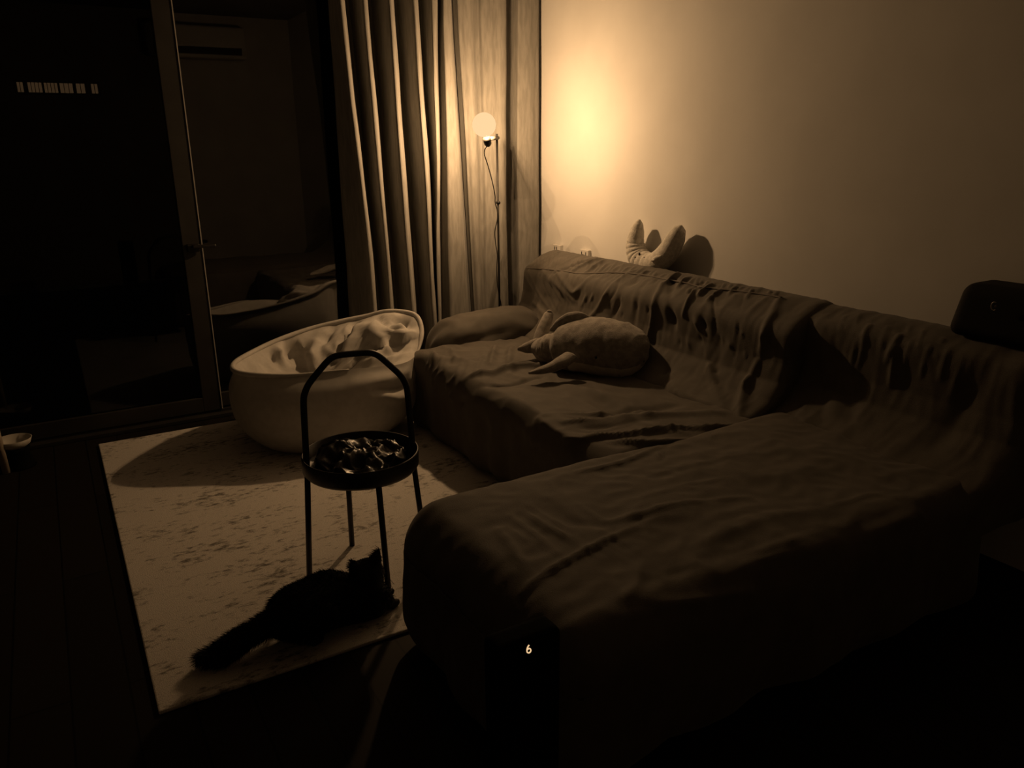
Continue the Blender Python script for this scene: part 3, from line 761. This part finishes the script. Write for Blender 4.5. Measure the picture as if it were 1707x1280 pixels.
def make_pale_plush():
    x = 2.605
    t = thing('plush_toy', 'pale ribbed plush toy bent into a U on the sofa back against the wall', 'plush toy', (x, 3.05, .8))
    C = [on_x(1066, 366, x), on_x(1062, 385, x), on_x(1059, 408, x), on_x(1066, 430, x), on_x(1086, 440, x), on_x(1107, 428, x), on_x(1123, 404, x), on_x(1136, 376, x)]
    P = spline(C, 24); k = len(P); u = np.linspace(0, 1, k)
    R = np.interp(u, [0, .05, .15, .30, .45, .6, .75, .9, .97, 1], [.006, .024, .037, .048, .054, .056, .055, .046, .030, .006])
    R = R * (1 + .09 * np.abs(np.sin(u * 60)) * np.exp(-((u - .38) / .16) ** 2))
    P[:, 0] = np.minimum(P[:, 0], XW - R - .006)
    bv, bf = tube_vf(P, R, 26); pydata('body', bv, bf, M['plush_pale'], t); hit = caster(bv, bf)
    def face(px, py, r=.002):
        q = hit(px, py)
        if q is None: q = on_x(px, py, x - .04)
        v = CAMP - q; return q + v / np.linalg.norm(v) * r
    e = face(1066, 424); sphere('eye', e, .0075, M['eye'], t, 16, (.7, .8, 1.2))
    for dx in (-7, 8):
        q = face(1066 + dx, 429, .0); sphere('cheek_mark', q, .0035, M['eye'], t, 10)
    fp = spline([face(1086, 434, .004), face(1094, 431, .012), face(1103, 427, .002)], 6)
    tube('fin', fp, np.interp(np.linspace(0, 1, len(fp)), [0, .5, 1], [.006, .014, .005]), M['plush_pale'], t, 12)
make_pale_plush()

# ------------------------------------------------------------------ dark box on the near end of the sofa back
def make_speaker():
    xf = 2.44
    p_bl = on_x(1574, 536, xf); p_tl = on_x(1597, 472, xf)
    y1 = p_bl[1]; y0 = y1 - .42; z0, z1 = .802, p_tl[2]
    t = thing('speaker', 'black rounded speaker with a small round emblem resting on the sofa back', 'speaker', (2.5, y0 + .2, z0))
    V, F = rbox_vf((xf, y0, z0), (2.60, y1, z1), .035, .012)
    k = (V[:, 2] - z0) / (z1 - z0); cyy = (y0 + y1) / 2
    V[:, 1] = cyy + (V[:, 1] - cyy) * (1 - .10 * k); V[:, 0] += .03 * k
    pydata('cabinet', V, F, M['black_soft'], t)
    e = on_x(1659, 510, xf + .008)
    ring = [e + np.array([0, -.0085 * math.cos(a), .0125 * math.sin(a)]) for a in np.linspace(.35 * math.pi, 1.75 * math.pi, 20)]
    tube('emblem', [r - np.array([.006, 0, 0]) for r in ring], .0016, M['emblem'], t, 6)
    sphere('emblem_dot', e - np.array([.004, .003, 0]), .0035, M['emblem'], t, 12, (.5, 1, 1))
make_speaker()

# ------------------------------------------------------------------ small black appliance with a glowing 6
def make_purifier():
    yf = .93
    c6 = on_y(881, 1081, yf); cx = c6[0] + .005
    t = thing('air_purifier', 'black appliance with a glowing number six standing before the chaise end', 'air purifier', (cx, yf + .075, 0))
    V, F = rbox_vf((cx - .062, yf, .02), (cx + .062, yf + .055, c6[2] + .016), .012, .008)
    pydata('housing', V, F, M['matte_black'], t)
    box('base', (cx - .07, yf - .02, 0), (cx + .07, yf + .075, .03), M['matte_black'], t, .005)
    s = np.linalg.norm(c6 - CAMP) / FPX        # metres per picture pixel at the display
    g = [(.6, -7.2), (-1.6, -5.2), (-3.1, -2.0), (-3.6, 1.5), (-3.2, 4.6), (-1.4, 6.6), (.8, 7.2), (2.9, 6.2), (3.7, 4.0), (2.9, 1.4), (1.0, -.6), (-1.0, -.9), (-2.6, .4)]
    P = spline([(c6[0] + a * s * .98, yf - .0012, c6[2] - b * s * .98) for a, b in g], 5)
    tube('display_digit', P, .0011, M['digit'], t, 8)
make_purifier()

# ------------------------------------------------------------------ pet bowl and stool at the left edge
def make_bowl():
    c = on_y(22, 733, 4.06); c[2] -= .02
    t = thing('pet_bowl', 'pale shallow bowl on a low dark stand beside the glass door', 'bowl', (c[0], c[1], 0))
    lathe('bowl', [(.0, .0), (.038, .0), (.066, .020), (.075, .045), (.072, .046), (.062, .022), (.036, .006), (0, .006)], (c[0], c[1], c[2] - .02), M['bowl'], t, 40)
    z = c[2] - .0205
    lathe('stand', [(0, 0), (.075, 0), (.07, .01), (.05, z - .01), (.06, z), (0, z)], (c[0], c[1], 0), M['matte_black'], t, 32)
make_bowl()
def make_stool():
    f = on_z(11, 788, 0); L = on_y(-8, 700, f[1])
    c = np.array([f[0] - .22, f[1] + .03])
    t = thing('stool', 'pale wooden leg of a low stool cut off by the left picture edge', 'stool', (c[0], c[1], 0))
    lathe('seat', [(0, .36), (.225, .36), (.237, .37), (.237, .385), (.225, .395), (0, .395)], (c[0], c[1], 0), M['pale_wood'], t, 40)
    d0 = np.array([f[0] - c[0], f[1] - c[1]]); a0 = math.atan2(d0[1], d0[0]); r = np.linalg.norm(d0)
    for i in range(3):
        a = a0 + i * 2 * math.pi / 3
        tube('leg', [(c[0] + r * math.cos(a), c[1] + r * math.sin(a), 0), (c[0] + (r - .015) * math.cos(a), c[1] + (r - .015) * math.sin(a), .362)], [.016, .019], M['pale_wood'], t, 16)
make_stool()

# ------------------------------------------------------------------ air conditioner (seen only as a faint reflection in the door)
def make_ac():
    x0, x1 = 1.15, 2.15; z0, z1 = 2.30, 2.62
    t = thing('air_conditioner', 'wall air conditioner seen as a faint reflection at the top of the glass', 'air conditioner', (1.65, YN, z0))
    box('body', (x0, YN, z0), (x1, YN + .22, z1), M['ac'], t, .03, 3)
    box('louvre', (x0 + .06, YN + .2, z0 + .04), (x1 - .06, YN + .226, z0 + .11), M['slot'], t)
make_ac()

# ------------------------------------------------------------------ cat
def capsule(bm, a, b, ra, rb, n=16, squash=None):
    P = [Vector(a).lerp(Vector(b), s / 8) for s in range(9)]; R = [ra + (rb - ra) * s / 8 for s in range(9)]
    v, f = tube_vf([tuple(p) for p in P], R, n); vs_ = [bm.verts.new(p) for p in v]
    for q in f: bm.faces.new([vs_[i] for i in q])
    for c, r in ((a, ra), (b, rb)):
        s = bmesh.ops.create_uvsphere(bm, u_segments=n, v_segments=10, radius=r)
        for vv in s['verts']: vv.co += Vector(c)
def cone(bm, base, tip, r, n=12):
    v, f = tube_vf([tuple(base), tuple(np.array(base) * .5 + np.array(tip) * .5), tuple(tip)], [r, r * .6, .002], n)
    vs_ = [bm.verts.new(p) for p in v]
    for q in f: bm.faces.new([vs_[i] for i in q])
def make_cat():
    Z = RUGZ
    fwd = np.array([.95, .30, 0]); fwd /= np.linalg.norm(fwd); side = np.array([-fwd[1], fwd[0], 0])
    rump = on_y(495, 1020, 2.02); mid = on_y(548, 1000, 2.07); chest = on_y(612, 998, 2.07); head = on_y(610, 958, 2.06)
    t = thing('cat', 'black long-haired cat walking across the rug beside the table leg, tail low', 'cat', (mid[0], mid[1], Z))
    bm = bmesh.new()
    capsule(bm, rump, mid, .078, .088); capsule(bm, mid, chest, .088, .070); capsule(bm, chest, head, .060, .050)
    capsule(bm, head, head + fwd * .012, .050, .048); capsule(bm, head + fwd * .028 - np.array([0, 0, .010]), head + fwd * .046 - np.array([0, 0, .016]), .030, .020)
    # ears
    for px, py, bx, by, yy in ((585, 932, 592, 946, 2.06), (633, 912, 625, 934, 2.05)):
        cone(bm, on_y(bx, by, yy), on_y(px, py, yy), .022)
    # legs: hind with knee forward and hock back, front straight
    hp = on_y(524, 1078, 1.985); hp[2] = Z
    for s, dx in ((-1, 0), (1, -.07)):
        hip = rump + side * .035 * s + fwd * .01 - np.array([0, 0, .02]); foot = np.array([hp[0] + dx, hp[1] + (.0 if s < 0 else .07), Z + .013])
        knee = np.array([hip[0] + .055, hip[1] + side[1] * .02 * s, Z + .10]); hock = np.array([foot[0] - .055, foot[1], Z + .062])
        capsule(bm, hip, knee, .058, .034); capsule(bm, knee, hock, .030, .018); capsule(bm, hock, foot, .017, .014); capsule(bm, foot, foot + fwd * .022, .0155, .013)
    for s, dx in ((-1, .03), (1, .06)):
        sh = chest + side * .035 * s + fwd * .03; el = sh + np.array([-.01, 0, -.09]); ft = np.array([sh[0] + dx, sh[1], Z + .013])
        el[2] = max(el[2], Z + .08)
        capsule(bm, sh, el, .036, .024); capsule(bm, el, ft + np.array([-.005, 0, .02]), .020, .015); capsule(bm, ft, ft + fwd * .02, .0155, .013)
    # tail
    tp = spline([on_y(470, 1022, 2.02), on_y(436, 1046, 2.02), on_y(400, 1068, 2.03), on_y(365, 1092, 2.04), on_y(338, 1108, 2.05)], 8)
    tp[:, 2] = np.maximum(tp[:, 2], Z + .03)
    tr_ = np.interp(np.linspace(0, 1, len(tp)), [0, .3, .7, 1], [.030, .032, .034, .018])
    for i in range(len(tp) - 1): capsule(bm, tp[i], tp[i + 1], tr_[i], tr_[i + 1], 10)
    bmesh.ops.recalc_face_normals(bm, faces=bm.faces)
    me = bpy.data.meshes.new('tmp'); bm.to_mesh(me); bm.free(); o = bpy.data.objects.new('tmp', me); COL.objects.link(o)
    rm = o.modifiers.new('r', 'REMESH'); rm.mode = 'VOXEL'; rm.voxel_size = .0055
    sm = o.modifiers.new('s', 'SMOOTH'); sm.iterations = 6; sm.factor = .5
    dg = bpy.context.evaluated_depsgraph_get(); dg.update()
    me2 = bpy.data.meshes.new_from_object(o.evaluated_get(dg)); bpy.data.objects.remove(o)
    me2.name = 'body'; V = np.array([v.co[:] for v in me2.vertices]); V[:, 2] = np.maximum(V[:, 2], Z)
    me2.vertices.foreach_set('co', V.ravel()); me2.materials.clear(); me2.update()
    link_mesh('body', me2, M['fur'], t)
    # coat of long fur
    Nn = np.array([v.normal[:] for v in me2.vertices])
    hd = np.array(head); FV = []; FF = []
    idx = np.random.choice(len(V), 24000, replace=True)
    back = -fwd
    for i in idx:
        p, n = V[i], Nn[i]
        dh = np.linalg.norm(p - hd)
        if p[2] < Z + .03 and p[0] > .30: continue
        ontail = p[0] < .40
        L = .005 if dh < .062 else (.024 if ontail else .015)
        L *= random.uniform(.6, 1.2)
        d = n * .55 + back * (.6 if not ontail else .8) + np.random.normal(0, .15, 3) + np.array([0, 0, -.12]); d /= np.linalg.norm(d)
        q = p + d * L
        if q[2] < Z + .002: q[2] = Z + .002
        s = np.cross(d, np.random.normal(0, 1, 3)); s /= np.linalg.norm(s) + 1e-9; s *= .0011
        b = len(FV); FV += [p - n * .001 - s, p - n * .001 + s, q]; FF.append((b, b + 1, b + 2))
    fo = pydata('fur', FV, FF, M['fur'], t, False); fo['kind'] = 'stuff'
    for (a, b) in (((645, 962), (657, 974)), ((645, 966), (655, 981))):
        tube('whisker', [on_y(a[0], a[1], 2.08), on_y((a[0] + b[0]) / 2, (a[1] + b[1]) / 2 - 1.5, 2.08), on_y(b[0], b[1], 2.08)], .0006, M['black_plastic'], t, 5)
    for s in (-1, 1):
        sphere('eye', head + fwd * .040 + side * .02 * s + np.array([0, 0, .006]), .008, M['eye'], t, 12)
make_cat()
